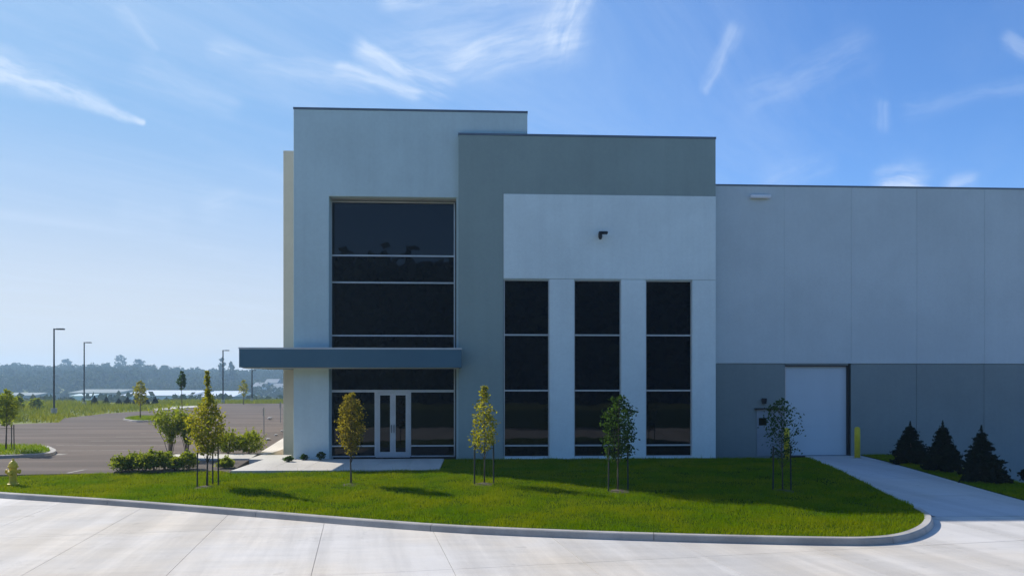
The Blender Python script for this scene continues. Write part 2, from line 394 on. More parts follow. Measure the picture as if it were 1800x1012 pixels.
me = bpy.data.meshes.new('ground'); me.from_pydata(V, [], Fc); me.update()
if me.polygons[5].normal.z < 0: me.flip_normals()
me.polygons.foreach_set('use_smooth', [True]*len(me.polygons))
tag(link('ground', me, None, M['field']), kind='structure')

# kerb line (outer top edge), level -.20 ; concrete court level -.35
KZ, CTZ = -.20, -.335
kpx = [(-900, 812), (-600, 828), (-300, 846), (0, 866), (190, 878), (350, 890), (500, 902), (650, 914), (815, 925), (1000, 933), (1150, 938), (1300, 942), (1450, 945), (1530, 945), (1585, 940), (1620, 929), (1637, 916), (1636, 903), (1618, 891)]
KP = [gp(a, b, KZ) for a, b in kpx]
def spline(P, n=6):
    out = []
    for i in range(len(P)-1):
        p0, p1, p2, p3 = [Vector(P[max(0, min(len(P)-1, k))][:2]) for k in (i-1, i, i+1, i+2)]
        for j in range(n):
            t = j/n
            out.append(.5*((2*p1)+(p2-p0)*t+(2*p0-5*p1+4*p2-p3)*t*t+(3*p1-p0-3*p2+p3)*t**3))
    out.append(Vector(P[-1][:2])); return out
KC = spline(KP)
KN = []
for i in range(len(KC)):
    d = (KC[min(i+1, len(KC)-1)]-KC[max(i-1, 0)]).normalized(); KN.append(Vector((-d.y, d.x)))     # points inwards, to the lawn
KI = [c+n*.15 for c, n in zip(KC, KN)]
kc_np = np.array([tuple(c) for c in KC])
def lawnz(x, y):
    d = math.sqrt(((kc_np[:, 0]-x)**2+(kc_np[:, 1]-y)**2).min())
    return -.215+.19*sstep(d/8.5)+.02*noise.noise(Vector((x*.25, y*.25, 0)))
DL0, DL1 = wx(1412, W), gp(1612, 889, -.3)        # driveway left edge at the wall and at the kerb end
YD = 16.95                                        # line where driveway meets the court
def drivez(x, y): return -.330+.344*sstep((y-YD)/(W-YD)*.92+.04) if y > YD else -.330
XR0, XR1 = wx(1512, W), gp(1800, 880, -.3)[0]-.1
XL = KC[-1].x
# lawn outline: kerb inner edge, driveway edge, facade, patio, asphalt edge
PX0, PX1 = gp(408, 826, 0)[0], gp(772, 826, 0)[0]; PY = gp(570, 826, 0)[1]
lawnP = [tuple(k) for k in KI]+[(XL+.02, KC[-1].y+.3), (DL0, G-.02), (PX1+.02, G-.02), (PX1+.02, PY-.02), (PX0, PY-.02)]
bl = [gp(390, 829, -.1), gp(200, 831, -.12), gp(0, 835, -.12), gp(-300, 828, -.12), gp(-620, 815, -.12), gp(-900, 800, -.12)]
lawnP += [b[:2] for b in bl]
lawn = sheet('lawn', lawnP, lawnz, M['soil'], 1.0, .25)
# grass: nobody could count it
def scatter(P, n, cond=None):
    xs = [p[0] for p in P]; ys = [p[1] for p in P]; Pn = np.array([(p[0], p[1]) for p in P]); out = []
    tot = 0
    while tot < n:
        q = rng.uniform((min(xs), min(ys)), (max(xs), max(ys)), (n, 2)); ins = np.zeros(len(q), bool); j = len(Pn)-1
        for i in range(len(Pn)):
            xi, yi = Pn[i]; xj, yj = Pn[j]
            c = ((yi > q[:, 1]) != (yj > q[:, 1])) & (q[:, 0] < (xj-xi)*(q[:, 1]-yi)/((yj-yi) or 1e-9)+xi); ins ^= c; j = i
        if cond is not None: ins &= cond(q)
        out.append(q[ins]); tot += ins.sum()
    return np.concatenate(out)[:n]
lp = [q for q in lawnP if q[0] > -26]
q = scatter(lawnP, 420000, lambda q: q[:, 0] > -19)
def lz_np(q):
    z = np.empty(len(q))
    for i in range(0, len(q), 20000):
        s = q[i:i+20000]; d = np.sqrt(((s[:, None, :]-kc_np[None])**2).sum(2).min(1)); t = np.clip(d/8.5, 0, 1)
        z[i:i+20000] = -.215+.19*t*t*(3-2*t)
    return z
zz = lz_np(q)
cl = np.array([noise.noise(Vector((a*1.3, b*1.3, 0))) for a, b in q[:, :2]])
keep = rng.uniform(-.9, .6, len(q)) < cl+.3
q, zz, cl = q[keep], zz[keep], cl[keep]
tag(blades('lawn_grass', np.column_stack([q, zz-.012]), .075*(1+.45*cl), .014, M['blade']), 'bright green mown grass of the lawn in front of the building', 'grass', kind='stuff')
# taller uncut blades that fringe the lawn
q = scatter(lawnP, 2600, lambda q: q[:, 0] > -17); tag(blades('seed_grass', np.column_stack([q, lz_np(q)-.01]), .2, .012, M['blade'], lean=.25), 'scattered taller grass blades standing above the mown lawn', 'grass', kind='stuff')

# kerb in cast lengths
kerb = bpy.data.objects.new('kerb', None); COL.objects.link(kerb); kerb['kind'] = 'structure'
acc = 0; start = 0
for i in range(1, len(KC)):
    acc += (KC[i]-KC[i-1]).length
    if acc > 4.6 or i == len(KC)-1:
        b = MB(); n = i-start+1; k0 = 0
        for j in range(start, i+1):
            c = KC[j].copy(); nn = KN[j]; 
            if j == i and i < len(KC)-1: c -= (KC[i]-KC[i-1]).normalized()*.012
            o_ = c-nn*.035; inn = c+nn*.15
            b.v += [(o_.x, o_.y, CTZ-.1), (c.x-nn.x*.03, c.y-nn.y*.03, CTZ+.01), (c.x, c.y, KZ-.02), (c.x+nn.x*.02, c.y+nn.y*.02, KZ), (inn.x, inn.y, KZ+.004), (inn.x, inn.y, CTZ-.1)]
        for j in range(n-1):
            for k in range(6):
                a = j*6+k; c2_ = j*6+(k+1) % 6; b.f.append((a, c2_, c2_+6, a+6))
        b.f.append((5, 4, 3, 2, 1, 0)); e = (n-1)*6; b.f.append(tuple(range(e, e+6)))
        b.build('kerb_stone', M['kerb'], kerb); start = i; acc = 0

# concrete truck court in separate slabs over a dark joint bed
court = sheet('court_bed', [(-46, 2.0), (46, 2.0), (46, YD), (XR0+3, YD+.4), (XL, YD+.3), (4, 19), (-14, 24), (-46, 30)], CTZ-.012, M['joint'], 6, .2)
ang = math.radians(9); du = Vector((math.cos(ang), math.sin(ang))); dv = Vector((-math.sin(ang), math.cos(ang)))
org = Vector(gp(547, 1012, CTZ)[:2]); SW, SL = 2.31, 4.4
slab_bed = bpy.data.objects.new('concrete_court', None); COL.objects.link(slab_bed); slab_bed['kind'] = 'structure'
b = MB().box(0, SW-.009, 0, SL-.009, -.14, 0); sm_ = b.mesh('slab'); sm_.materials.append(M['court'])
covered = lawnP
for i in range(-17, 19):
    for j in range(-4, 6):
        o0 = org+du*(i*SW)+dv*(j*SL)
        cn = [o0, o0+du*SW, o0+du*SW+dv*SL, o0+dv*SL]; ce = o0+du*SW*.5+dv*SL*.5
        if ce.y < 3.5 or all(inpoly(c.x, c.y, covered) for c in cn): continue
        if min(c.y for c in cn) > YD-.1 and ce.x > 9: continue
        if min(c.y for c in cn) > 26: continue
        if ce.x > 9 and max(c.y for c in cn) > YD:        # trimmed against the driveway line
            poly = [(c.x, c.y) for c in cn]; out = []
            for k in range(4):
                p0, p1 = poly[k], poly[(k+1) % 4]
                if p0[1] <= YD-.01: out.append(p0)
                if (p0[1] <= YD-.01) != (p1[1] <= YD-.01):
                    t_ = (YD-.01-p0[1])/(p1[1]-p0[1]); out.append((p0[0]+(p1[0]-p0[0])*t_, YD-.01))
            if len(out) > 2:
                cx = sum(p[0] for p in out)/len(out); cy = sum(p[1] for p in out)/len(out)
                out = [(p[0]+(.007 if p[0] < cx else -.007), p[1]+(.007 if p[1] < cy else 0)) for p in out]
                MB().prism(out, CTZ-.14, CTZ).build('slab', M['court'], slab_bed)
            continue
        s_ = link('slab', sm_, slab_bed); s_.location = (o0.x, o0.y, CTZ); s_.rotation_euler = (0, 0, ang)
# rough verge behind the photographer
sheet('verge', [(-46, 1.99), (-46, -40), (46, -40), (46, 1.99)], -.33, M['soil'], 4, .2)
# driveway
dP = [(XL+.03, YD), (XL+.04, KC[-1].y+.3), (DL0+.02, W-.02), (XR0, W-.02), (XR1+.3, 22), (XR1, YD)]
dr = bpy.data.objects.new('driveway', None); COL.objects.link(dr); dr['kind'] = 'structure'
def cutslab(y0, y1):
    xl = lambda y: XL+.03 if y < KC[-1].y+.3 else XL+.04+(DL0+.02-XL)*(y-KC[-1].y-.3)/(W-KC[-1].y-.3)
    xr = lambda y: XR1+(XR0-XR1)*(y-YD)/(W-YD)
    ys = [y0+(y1-.012-y0)*k/4 for k in range(5)]
    P = [(xl(y), y) for y in ys][::-1]+[(xr(y), y) for y in ys]
    sheet('driveway_slab', P, lambda x, y: drivez(x, y), M['drive'], .9, .2, parent=dr)
ds = [YD, YD+2.9, YD+5.8, YD+8.7, W-.02]
for k in range(4): cutslab(ds[k], ds[k+1])
b = MB(); b.box(XL, XR0+.1, YD, W, -.9, -.345); b.build('driveway_base', M['dark'], dr)
# dark grass strip right of the driveway, and the lower dock apron beyond it
def stripz(x, y): return drivez(x, y)+.015
SX = 1.95
sP = [(XR1+.05, YD+.9), (XR0+.02, W-.02), (XR0+SX-.2, W-.02), (XR1+SX, YD+2.2)]
sheet('grass_strip', sP, stripz, M['soil'], .9, 1.2)
q = scatter(sP, 26000); zs = np.array([stripz(a, b_) for a, b_ in q]); tag(blades('strip_grass', np.column_stack([q, zs-.01]), .08, .014, M['blade']), 'dark shaded grass of the narrow strip right of the driveway', 'grass', kind='stuff')
def apz(x, y): return -.34-1.0*sstep((y-YD)/(W-YD))
ap = bpy.data.objects.new('dock_apron', None); COL.objects.link(ap); ap['kind'] = 'structure'
for i in range(8):
    x0 = XR0+.3+i*4.2
    sheet('apron_slab', [(x0, YD+.01), (x0+4.186, YD+.01), (x0+4.186, W+.02), (x0, W+.02)], apz, M['drive'], 2, .25, parent=ap)

# ------------------------------------------------------------------ asphalt lot, patio, walk, bed
AZ = -.15
aP = [gp(a, b, AZ)[:2] for a, b in ((-1500, 775), (-900, 799), (-620, 814), (-300, 829), (0, 834), (200, 831), (222, 818), (290, 800), (340, 790), (450, 790), (472, 781))]
XW = wx(498, F+3.2)
aP += [(XW-1.9, 44), (XW-1.9, 64), (XW+2, 80), (XW+30, 128)]
aP += [gp(a, b, AZ)[:2] for a, b in ((380, 709), (345, 714), (290, 720), (190, 726), (112, 735), (104, 742), (0, 746), (-500, 752), (-1500, 765))]
asph = sheet('parking_lot', aP, AZ, M['asphalt'], 7, .3)
lines = bpy.data.objects.new('parking_markings', None); COL.objects.link(lines); lines['kind'] = 'structure'
def stripe(p, q_, wd=.12):
    a, b = Vector(gp(*p, AZ)[:2]), Vector(gp(*q_, AZ)[:2]); d = (b-a).normalized(); n = Vector((-d.y, d.x))*wd*.5
    bb = MB(); bb.v = [(*(a-n), AZ+.005), (*(b-n), AZ+.005), (*(b+n), AZ+.005), (*(a+n), AZ+.005)]; bb.f = [(0, 1, 2, 3)]
    bb.build('stall_line', M['paint'], lines)
stripe((118, 831), (154, 824)); stripe((98, 799), (110, 797), .5)
for k in range(9):
    a = gp(330, 770, AZ); x = XW-7-0*k; y = 34+k*3.0
    stripe_pts = ((x-5.4, y), (x, y+.0))
    for (x0, y0), (x1, y1) in (stripe_pts,):
        bb = MB(); bb.v = [(x0, y0, AZ+.005), (x1, y1, AZ+.005), (x1, y1+.11, AZ+.005), (x0, y0+.11, AZ+.005)]; bb.f = [(0, 1, 2, 3)]; bb.build('stall_line', M['paint'], lines)
patio = bpy.data.objects.new('entrance_patio', None); COL.objects.link(patio); patio['kind'] = 'structure'
PB = F-.02; n = 6; pw = (PX1-PX0)/n
for i in range(n):
    x0 = PX0+i*pw; x1 = x0+pw-.012
    for (y0, y1) in ((PY, PY+1.9), (PY+1.912, PB-.0)):
        if y1 > PY+2 and x1 < wx(500, F): pass
        MB().box(x0, x1, y0, y1, -.3, 0.0).build('paving_slab', M['walk'], patio)
MB().box(PX0-.0, PX1, PY+.1, PB, -.35, -.05).build('paving_bed', M['dark'], patio)
walk = bpy.data.objects.new('side_walk', None); COL.objects.link(walk); walk['kind'] = 'structure'
yy = PB+.012; WL = lambda y: PX0-.0+(gp(500, 768, 0)[0]-PX0)*(y-PY)/(gp(500, 768, 0)[1]-PY)
k = 0
while yy < 66:
    y1 = yy+1.8; xr = wx(516, F)-.5 if y1 < F+3.2 else XW-.35
    MB().prism([(WL(yy), yy), (xr, yy), (xr, y1-.012), (WL(y1), y1-.012)], -.3, 0).build('walk_slab', M['walk'], walk); yy = y1
# link walk running left to the lot
a = gp(290, 805, 0); b_ = gp(430, 797, 0); c_ = gp(440, 804, 0)
yl0, yl1 = gp(300, 806, 0)[1], gp(300, 798, 0)[1]
xx = gp(292, 801, 0)[0]
while xx < WL(yl0)-.3:
    x1 = min(xx+1.8, WL(yl0)-.02); MB().box(xx, x1-.012, yl0, yl1, -.3, 0).build('walk_slab', M['walk'], walk); xx = x1
bedP = [gp(a, b, -.08)[:2] for a, b in ((203, 829), (290, 800), (345, 787), (450, 786), (497, 765))]
bedP = [gp(200, 830, -.08)[:2], gp(224, 817, -.08)[:2], (gp(292, 801, 0)[0], yl0-.03), (WL(yl0)-.05, yl0-.03), (PX0-.05, PY-.0), gp(390, 828, -.08)[:2]]
sheet('mulch_bed', bedP, -.06, M['mulch'], 1.2, .3)
bed2 = [(gp(292, 801, 0)[0]-.1, yl1+.03), (WL(yl1)-.05, yl1+.03), (WL(46)-.05, 46), (WL(46)-1.3, 46), (WL(38)-2.0, 38), (gp(292, 795, 0)[0], yl1+2.8)]
sheet('planting_bed', bed2, -.055, M['mulch'], 1.2, .3)
# grassy islands in the lot
def island(nm, pts, tree=None):
    P = [gp(a, b, AZ)[:2] for a, b in pts]; C = [tuple(v) for v in spline([(*p, 0) for p in P]+[(*P[0], 0)], 4)][:-1]
    cx = sum(p[0] for p in C)/len(C); cy = sum(p[1] for p in C)/len(C)
    o = sheet(nm, C, AZ+.12, M['kerb'], 2, .2)
    I = [(cx+(x-cx)*.93, cy+(y-cy)*.90) for x, y in C]; g = sheet('island_turf', I, AZ+.135, M['field'], 1.5, .02, parent=o)
    q = scatter(I, 5200); b = blades('island_grass', np.column_stack([q, np.full(len(q), AZ+.12)]), .16, .03, M['blade']); b.parent = o; b['kind'] = 'stuff'
    return o
island('near_island', ((-260, 797), (-100, 790), (60, 786), (92, 791), (96, 798), (60, 803), (-100, 808), (-260, 806)))
island('far_island', ((216, 738), (240, 734), (285, 733.5), (300, 736), (285, 740), (240, 741.5)))
MB().prism([gp(a, b, -.12)[:2] for a, b in ((268, 718), (345, 713), (348, 715.5), (275, 721))], -.3, -.08).build('far_walk', M['walk'])
bpy.data.objects['far_walk']['kind'] = 'structure'

# ------------------------------------------------------------------ the building
X516, X578, X803, X806, X885, X926, X1258 = wx(516, F), wx(578, F), wx(802, F), wx(806, G), wx(885, G), wx(927, F+.02), wx(1258, G)
ZT = wz(516, 192, F)
bld = empty('industrial_building', (0, F, 0), 'large grey and white concrete warehouse with glazed entrance tower', 'building')
def bx(name, m, x0, x1, y0, y1, z0, z1, parent=None, bevel=0, label=None):
    p_ = parent or bld
    off = Vector((0, F, 0)) if True else None
    o = MB(off).box(x0, x1, y0, y1, z0, z1).build(name, m, p_, bevel=bevel)
    if label: o['label'] = label
    return o
BV = .008
def lpanel(m, pts, y0, y1):
    b = MB(Vector((0, F, 0))).prism(pts, y0, y1); b.v = [(x, z, y) for x, y, z in b.v]
    return b.build('wall_panel', m, bld, bevel=BV)
# cores
bx('tower_core', M['dark'], X516+.2, X926-.2, F+.86, F+9, -.3, ZT-.5)
bx('roof', M['roof'], X516+.15, X926-.15, F+.26, F+9, ZT-.5, ZT-.4)
bx('side_wall', M['tower'], X516, X516+.25, F+.252, F+9.25, -.3, ZT-.01)
bx('side_wall', M['tower'], X926-.25, X926, F+.252, F+9.25, 6, ZT-.01)
bx('side_wall', M['tower'], X516+.252, X926-.252, F+9, F+9.25, 6, ZT-.01)
# tower front: left pier, header
ZH = wz(690, 346, F)
lpanel(M['tower'], [(X516, -.3), (X578, -.3), (X578, ZH), (X926, ZH), (X926, ZT), (X516, ZT)], F, F+.25)
bx('reveal', M['tower'], X578-.2, X578, F+.252, F+.85, -.3, ZH-.002)
bx('reveal', M['tower'], X803, X803+.3, F+.02, F+.85, -.3, ZH-.002)
bx('reveal', M['soffit'], X578-.2, X803+.3, F+.252, F+.85, ZH, ZH+.12)
GY = F+.58                                         # glass plane of the tower
def window(name, x0, x1, y, zs, fw=.05, parent=bld, label=None, v=()):
    """a glazed opening: zs = levels of the rails from bottom to top; frame, rails and panes are sub-parts"""
    fr = MB(Vector((0, F, 0)))
    fr.box(x0, x0+fw, y-.06, y+.06, zs[0], zs[-1]).box(x1-fw, x1, y-.06, y+.06, zs[0], zs[-1])
    fr.box(x0+fw, x1-fw, y-.058, y+.058, zs[0], zs[0]+fw).box(x0+fw, x1-fw, y-.058, y+.058, zs[-1]-fw, zs[-1])
    f = fr.build(name, M['alu'], parent)
    if label: f['label'] = label
    xs = [x0+fw*.6]+list(v)+[x1-fw*.6]
    for a, c in zip(zs[:-1], zs[1:]):
        if a != zs[0]: MB(Vector((0, F, 0))).box(x0+fw, x1-fw, y-.07, y+.05, a-.028, a+.028).build('rail', M['alu'], f)
        for xa, xb in zip(xs[:-1], xs[1:]):
            MB(Vector((0, F, 0))).box(xa, xb, y-.01, y+.01, a+.012, c-.012).build('pane', M['glass'], f)
    for xm in v: MB(Vector((0, F, 0))).box(xm-.02, xm+.02, y-.03, y+.04, zs[0]+fw, zs[-1]-fw).build('mullion', M['black'], f)
    return f
xg0, xg1 = wx(581.5, GY), wx(800, GY)
ZC0, ZC1 = wz(516, 645.5, F-.8), wz(516, 611, F-.8)
window('tower_window', xg0, xg1, GY, [ZC1-.25, wz(690, 590, GY), wz(690, 497, GY), wz(690, 450, GY), wz(690, 355, GY)], label='tall dark upper glazing of the tower')
# canopy wraps the tower corner
xc0, xc1 = wx(420, F-.8), wx(811, F-.8)
bx('canopy', M['canopy'], xc0, xc1, F-.8, F-.003, ZC0, ZC1, bevel=.01, label='long dark blue grey metal entrance canopy')
bx('canopy', M['canopy'], xc0, X516-.003, F+.0, F+3.1, ZC0+.004, ZC1-.004, bevel=.01, label='canopy return along the side wall')
bx('canopy_soffit', M['soffit'], xc0+.1, xc1-.1, F-.72, F-.01, ZC0-.03, ZC0-.002)
bx('canopy_edge', M['alu'], xc0-.01, xc1+.01, F-.815, F-.8, ZC1-.05, ZC1+.012)
bx('canopy_fill', M['canopy'], X578+.003, X803-.003, F+.001, F+.56, ZC0+.003, ZC1-.003)
# entrance glazing left and right of the doors
zt, zm, zl, zb = ZC0-.002, wz(690, 687, GY), wz(690, 783, GY), .02
xd0, xd1 = wx(661, GY), wx(720.5, GY)
window('storefront_window', xg0, xd0-.003, GY, [zb, zl, zm], .045, label='entrance glazing left of the doors')
window('storefront_window', xd1+.003, xg1, GY, [zb, zl, zm], .045, label='entrance glazing right of the doors')
window('transom_window', xg0, xg1, GY, [zm+.003, zt+.1], .045, label='wide transom glazing above the entrance doors')
# double doors
xm_ = (xd0+xd1)/2
df = MB(Vector((0, F, 0))).box(xd0, xd0+.05, GY-.08, GY+.06, .02, zm).box(xd1-.05, xd1, GY-.08, GY+.06, .02, zm).box(xd0+.05, xd1-.05, GY-.08, GY+.06, zm-.06, zm).build('door_frame', M['alu'], bld)
for s_, (a, c) in ((1, (xd0+.053, xm_-.003)), (-1, (xm_+.003, xd1-.053))):
    st = .105; b = MB(Vector((0, F, 0)))
    b.box(a, a+st, GY-.05, GY+.0, .03, zm-.065).box(c-st, c, GY-.05, GY+.0, .03, zm-.065)
    b.box(a+st, c-st, GY-.05, GY, .03, .21).box(a+st, c-st, GY-.05, GY, zm-.16, zm-.065)
    dd = b.build('entrance_door', M['alu'], bld); dd['label'] = 'left leaf of the white framed glass entrance doors' if s_ > 0 else 'right leaf of the white framed glass entrance doors'
    MB(Vector((0, F, 0))).box(a+st-.01, c-st+.01, GY-.03, GY-.02, .2, zm-.15).build('door_glass', M['glass'], dd)
    hx = c-st*.45 if s_ > 0 else a+st*.45
    MB(Vector((0, F, 0))).tube([(hx, GY-.05, .95), (hx, GY-.1, .96), (hx, GY-.1, 1.24), (hx, GY-.05, 1.25)], .012, 6).build('door_handle', M['black'], dd)
bx('threshold', M['alu'], xd0, xd1, GY-.1, GY+.06, .0, .02)
# west wing behind the tower
WY = F+3.2; ZW = wz(507, 265, WY)
for i in range(5):
    y0 = WY+i*7.2
    bx('wing_panel', M['beige'], XW, XW+.3, y0+.31, y0+7.19+.3, -.3, ZW, bevel=BV)
bx('wing_wall', M['beige'], XW, X516+.1, WY, WY+.3, -.3, ZW, bevel=BV, label='beige end wall of the set-back west wing')
bx('wing_core', M['roof'], XW+.31, X516+8, F+9.26, WY+36, -.3, ZW-.3)
bx('wing_core', M['roof'], XW+.31, X516-.01, WY+.31, F+9.255, -.3, ZW-.31)
# grey block and white field with three tall windows
ZG = wz(1258, 245, G); ZG0 = wz(927, 238.5, G); ZG = (ZG+ZG0)/2; ZWf = wz(1070, 343, G); ZL = wz(1050, 491, G)
D = .3
lpanel(M['grey'], [(X806, -.3), (X885, -.3), (X885, ZWf+.003), (X1258, ZWf+.003), (X1258, ZG), (X806, ZG)], G, G+D)
xs = [wx(v, G) for v in (885.5, 966, 1009, 1092, 1135, 1217)]
bx('wall_panel', M['white'], X885+.006, X1258-.0, G-.012, G+D, ZL+.01, ZWf, bevel=BV)
for a, c in ((xs[1], xs[2]), (xs[3], xs[4]), (xs[5], X1258)): bx('pier_panel', M['white'], a, c, G-.012, G+D, -.3, ZL, bevel=BV)
for a, c, lb in ((xs[0], xs[1], 'left'), (xs[2], xs[3], 'middle'), (xs[4], xs[5], 'right')):
    window('tall_window', a+.006, c-.006, G+.13, [.06]+[wz(1050, v, G+.13) for v in (782, 686, 589, 493)], .035, label=lb+' one of the three tall dark windows')
    bx('sill', M['white'], a+.004, c-.004, G-.03, G+.09, -.05, .055)
    bx('window_head', M['tower'], a+.004, c-.004, G+.02, G+.25, ZL-.03, ZL-.004)
bx('block_core', M['dark'], X806+.2, X1258-.1, G+D+.01, F+9.3, -.3, ZG-.4)
bx('roof', M['roof'], X806+.05, X1258-.21, G+D+.01, F+9.3, ZG-.4, ZG-.3)
bx('side_wall', M['grey'], X1258-.25, X1258, G+D+.005, F+9.3, 0, ZG-.02)
bx('side_wall', M['grey'], X806, X806+.2, G+D+.005, F-.004, -.3, ZG-.02)
for (a, c, y, z) in ((X516-.015, X926+.015, F-.015, ZT), (X926+.02, X1258+.02, G-.015, ZG)):
    bx('coping', M['coping'], a, c, y, y+.32, z+.001, z+.075)
bx('coping', M['coping'], X806-.015, X926+.017, G-.015, F-.018, ZG+.001, ZG+.075)
# warehouse: upper and lower tilt-up panels with recessed joints, a dock door and a man door
ZU = (wz(1262, 327, W)+wz(1800, 333.5, W))/2; ZB = wz(1500, 639, W)
xo0, xo1, ZO = wx(1380.5, W), wx(1491, W), wz(1435, 641.5, W)
jw = [X1258+.02]+[wx(v, W) for v in (1378, 1496, 1611, 1730)]
while jw[-1] < 62: jw.append(jw[-1]+2.66)
for a, c in zip(jw[:-1], jw[1:]):
    bx('upper_panel', M['ware'], a, c-.008, W-.03, W+.22, ZB+.008, ZU, bevel=.004)
    if c < 61: bx('joint_seal', M['ware'], c-.0079, c-.0001, W-.018, W+.2, ZB+.01, ZU-.002)
for a, c in zip(jw[:-1], jw[1:]):
    if c <= xo0+.3: c = xo0
    if a < xo0+.1 and c > xo1-.3 or (xo0-.1 <= a and c <= xo1+.1): continue
    a2 = max(a, xo1) if a > xo0 and a < xo1 else a
    bx('lower_panel', M['lowgrey'], a2, c-.012, W, W+.22, -1.7 if a2 > XR0-.2 else -.4, ZB-.004, bevel=.006)

bx('lintel', M['lowgrey'], xo0+.002, jw[3]-.2 if False else xo1-.002, W+.001, W+.22, ZO, ZB-.006)
bx('warehouse_core', M['dark'], X1258+.02, 61.5, W+.4, W+55, -1.7, ZU-.4)
bx('roof', M['roof'], X1258+.02, 61.5, W+.25, W+55, ZU-.4, ZU-.3)
bx('coping', M['coping'], X1258+.03, 61.6, W-.045, W+.26, ZU+.001, ZU+.06)
bx('door_jamb', M['black'], xo1-.03, xo1-.003, W-.01, W+.3, 0, ZO-.002)
bx('door_jamb', M['alu'], xo0+.003, xo0+.04, W+.02, W+.3, 0, ZO-.002)
bx('lintel_shadow', M['black'], xo0+.003, xo1-.003, W-.02, W+.3, ZO-.05, ZO-.002)  # black strip standing in for the shadow under the lintel
od = MB(Vector((0, F, 0))).box(xo0+.04, xo1-.031, W+.13, W+.17, .0, ZO-.05).build('overhead_door', M['door'], bld); od['label'] = 'closed pale blue white overhead door'
nh = 6; hh = (ZO-.06)/nh
for i in range(nh):
    MB(Vector((0, F, 0))).box(xo0+.045, xo1-.034, W+.09, W+.128, .012+i*hh, (i+1)*hh+.009).build('door_section', M['door'], od)
bx('threshold', M['coping'], xo0, xo1, W-.05, W+.2, .0, .03)
xm0, xm1, zmd = wx(1330, W), wx(1376, W), wz(1350, 719, W)
md = MB(Vector((0, F, 0))).box(xm0, xm0+.06, W-.03, W-.002, 0, zmd).box(xm1-.06, xm1, W-.03, W-.002, 0, zmd).box(xm0+.06, xm1-.06, W-.03, W-.002, zmd-.06, zmd).box(xm0+.06, xm1-.06, W-.018, W-.003, .02, zmd-.06).build('personnel_door', M['mandoor'], bld)
md['label'] = 'narrow grey personnel door with a small window'
MB(Vector((0, F, 0))).box(wx(1333.5, W), wx(1347, W), W-.03, W-.018, wz(1340, 747, W), wz(1340, 734, W)).build('vision_panel', M['glass'], md)
MB(Vector((0, F, 0))).box(xm1-.17, xm1-.1, W-.07, W-.018, .95, 1.0).build('lever_handle', M['black'], md)
MB(Vector((0, F, 0))).box(wx(1326, W), wx(1378, W), W-.12, W-.001, zmd+.005, zmd+.05).build('drip_cap', M['black'], bld)
bx('footing', M['kerb'], X885, X1258, G-.06, G-.032, -.2, .0)
# wall fittings
def fitting(name, px, py, Y, label, cat): return empty(name, (wx(px, Y), Y, wz(px, py, Y)), label, cat)
f = fitting('wall_light', 1335, 346, W-.03, 'slim white wall light high on the warehouse wall near its left end', 'light')
MB().box(-.40, .40, -.16, -.03, -.06, .05).build('housing', M['lamp'], f, bevel=.015); MB().box(-.08, .08, -.03, 0, -.05, .05).build('bracket', M['coping'], f); MB().box(-.37, .37, -.15, -.05, -.075, -.061).build('lens', M['lamp'], f)
f = fitting('wall_light', 1342, 705, W, 'small black wall light above the grey personnel door', 'light')
MB().box(-.09, .09, -.14, -.0, -.03, .12).build('housing', M['black'], f, bevel=.02); MB().box(-.07, .07, -.13, -.01, -.09, -.03).build('lens', M['dark'], f)
f = fitting('security_camera', 1055, 414, G-.012, 'small black security camera on white wall above the tall windows', 'camera')
MB().box(-.07, .07, -.03, 0, -.08, .1).build('mount_plate', M['black'], f); MB().tube([(-.02, -.03, .04), (-.02, -.22, .05), (.02, -.26, .05)], .025, 8).build('arm', M['black'], f)
MB().box(-.10, .24, -.33, -.2, .0, .10).build('camera_body', M['black'], f, bevel=.02); MB().tube([(-.04, -.27, .0), (-.04, -.27, -.12), (-.04, -.27, -.2)], [.075, .075, .04], 12).build('camera_dome', M['black'], f)

# ------------------------------------------------------------------ bollards, hydrant
def bollard(px, label):
    x, y = wx(px, W-.95), W-.95
    f = empty('bollard', (x, y, drivez(x, y) if x > DL0 else -.03), label, 'bollard', 'yellow bollards either side of the overhead door')
    MB().tube([(0, 0, -.1), (0, 0, 1.12), (0, 0, 1.17), (0, 0, 1.195)], [.105, .105, .08, .03], 20).build('post', M['yellow'], f, smooth=True)
    MB().tube([(0, 0, -.05), (0, 0, .03)], [.16, .14], 16).build('collar', M['kerb'], f)
bollard(1383, 'yellow bollard behind the slender tree, left of the overhead door')
bollard(1507, 'yellow bollard at the right edge of the overhead door')
hx, hy, hz = gp(23, 853, lawnz)
f = empty('fire_hydrant', (hx, hy, hz), 'yellow fire hydrant on the lawn by the left edge of the picture', 'hydrant')
MB().tube([(0, 0, -.05), (0, 0, .06), (0, 0, .07), (0, 0, .14)], [.15, .15, .12, .1], 16).build('base_flange', M['hydrant'], f)
MB().tube([(0, 0, .14), (0, 0, .52), (0, 0, .54), (0, 0, .58)], [.1, .1, .14, .14], 16).build('barrel', M['hydrant'], f)
MB().tube([(0, 0, .58), (0, 0, .66), (0, 0, .72), (0, 0, .74), (0, 0, .80)], [.125, .11, .06, .03, .03], 16).build('bonnet', M['hydrant'], f)
for s_ in (-1, 1): MB().tube([(s_*.08, 0, .42), (s_*.17, 0, .42), (s_*.17, 0, .42), (s_*.2, 0, .42)], [.05, .05, .065, .065], 10).build('hose_nozzle', M['hydrant'], f)
MB().tube([(0, -.08, .38), (0, -.18, .38), (0, -.2, .38)], [.07, .07, .06], 12).build('pump_nozzle', M['hydrant'], f)

